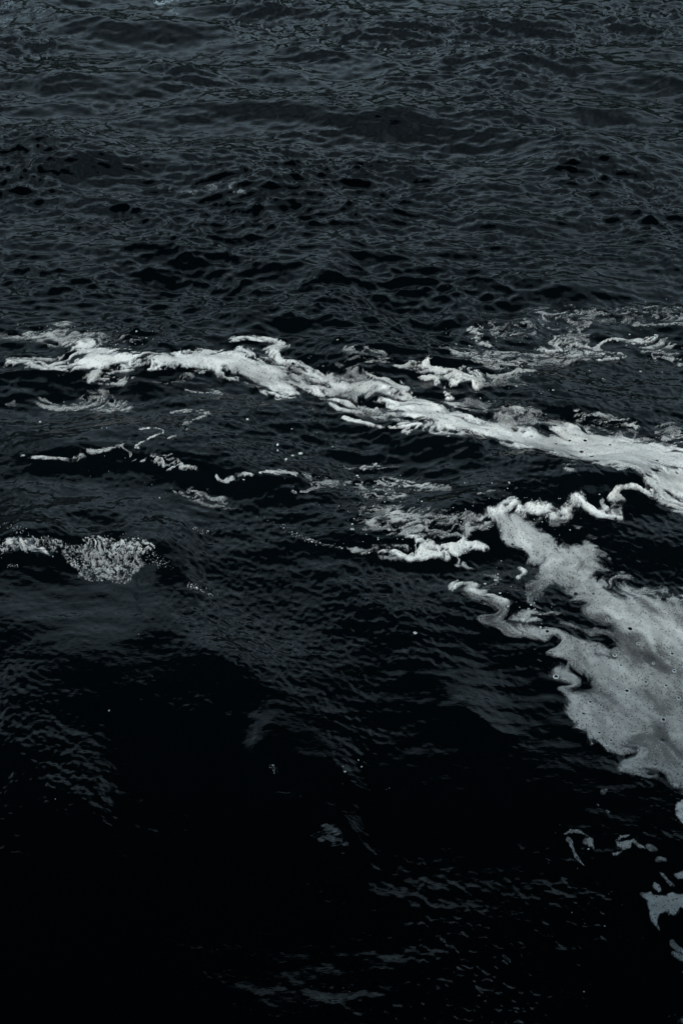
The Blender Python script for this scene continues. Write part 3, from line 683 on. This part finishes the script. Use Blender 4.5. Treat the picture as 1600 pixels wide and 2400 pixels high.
fl = []
def flk(pts, n): fl.append(scatter_poly(pts, n, rng))
flk(A4((0,180),(600,20),(1568,0),(1568,330),(900,460),(300,330)), 350)
flk(A3((0,430),(700,400),(1100,480),(1568,620),(1568,980),(700,960),(300,760),(0,560)), 90)
flk(A3((0,120),(500,100),(900,200),(300,240)), 160)
flk(A4((0,760),(700,830),(1250,900),(1000,1150),(0,1150)), 350)
flk(A5((480,200),(760,220),(1000,420),(900,560)), 60)
flk([(0,1400),(1250,1450),(1450,2000),(1300,2390),(0,2390)], 12)
flk([(800,1780),(960,1780),(960,1850),(800,1850)], 26)
flk([(1250,1850),(1600,1900),(1600,2390),(1380,2390)], 24)
flk([(0,60),(1600,60),(1600,660),(0,660)], 15)
q = np.concatenate(fl); wx, wy = flat_at(q[:, 0], q[:, 1])
q = q[fbm(wx*1.6, wy*2.2, 401, 4) > .5+rng.uniform(-.1, .06, len(q))]
rad = rng.gamma(1.1, .0024, len(q))+.0010
drops('foam_flecks', q[:, 0], q[:, 1], np.full(len(q), .001), rad, .15, 13, kind='stuff', material=M_FLECK, label='tiny foam flecks scattered over the dark water')
for bx_, by_, br, lb in [
    (580, 983, 11, 'bright oval foam dab floating alone under the thick white streak'),
    (705, 1063, 10, 'largest foam dab of the loose cluster in the dark middle water'),
    (686, 1068, 7, 'foam dab touching the left side of the largest clustered dab'),
    (671, 1077, 6, 'lowest foam dab of the loose cluster in the middle water'),
    (651, 1042, 8, 'round foam dab at the upper left of the loose middle cluster'),
    (651, 1056, 5, 'tiny foam dab under the upper left dab of the middle cluster'),
    (973, 1484, 9, 'pale foam dab alone on the near dark water left of the broad sheet')]:
    drops('foam_dab', np.array([bx_]), np.array([by_]), np.array([.002]), np.array([br*.0020]), .3, int(bx_), material=M_FLECK, category='foam', label=lb, group='round foam dabs on the dark water')

# big bubbles standing in the broad sheet: a dark film window inside a pale rim
sheet = [o for o in S.objects if o.name.startswith('foam_patch')][0]
def bubble_mesh():
    n = 16; V, Q, mi = [(0, 0, .32)], [], []
    for r, z in ((.62, .30), (.78, .42), (1.0, .36), (1.12, .0)):
        V += [(r*math.cos(2*math.pi*k/n), r*math.sin(2*math.pi*k/n), z) for k in range(n)]
    for k in range(n): Q.append((0, 1+k, 1+(k+1) % n)); mi.append(0)
    me = bpy.data.meshes.new('bubble'); F4 = list(Q)
    for j in range(3):
        for k in range(n):
            a = 1+j*n+k; b = 1+j*n+(k+1) % n; F4.append((a, a+n, b+n, b)); mi.append(1)
    me.from_pydata(V, [], F4); me.materials.append(M_WATER); me.materials.append(M_FLECK)
    me.polygons.foreach_set('material_index', mi); me.polygons.foreach_set('use_smooth', [True]*len(F4)); me.update(); return me
bm_ = bubble_mesh()
for zx, zy, rr_ in [(983,762,11),(1308,828,11),(1280,710,7),(1252,663,8),(1140,878,8),(1188,893,7),(1235,1055,7),(1182,1020,7),(1215,1072,6),(1475,960,10),(1395,787,8),(1487,803,8),(1515,657,9),(1525,735,8),(1330,945,6),(1360,610,7),(1430,700,6),(1240,820,6),(1545,860,8),(1420,900,5)]:
    (px, py), = A5((zx, zy)); x, y = at(np.array([px]), np.array([py])); r, c = grid_index(x, y)
    o = bpy.data.objects.new('bubble', bm_); S.collection.objects.link(o); o.parent = sheet
    o.location = (float(bilin(PX, r, c)[0]), float(bilin(PY, r, c)[0]), float(bilin(PZ, r, c)[0])+.009); o.scale = [rr_*.00155]*3
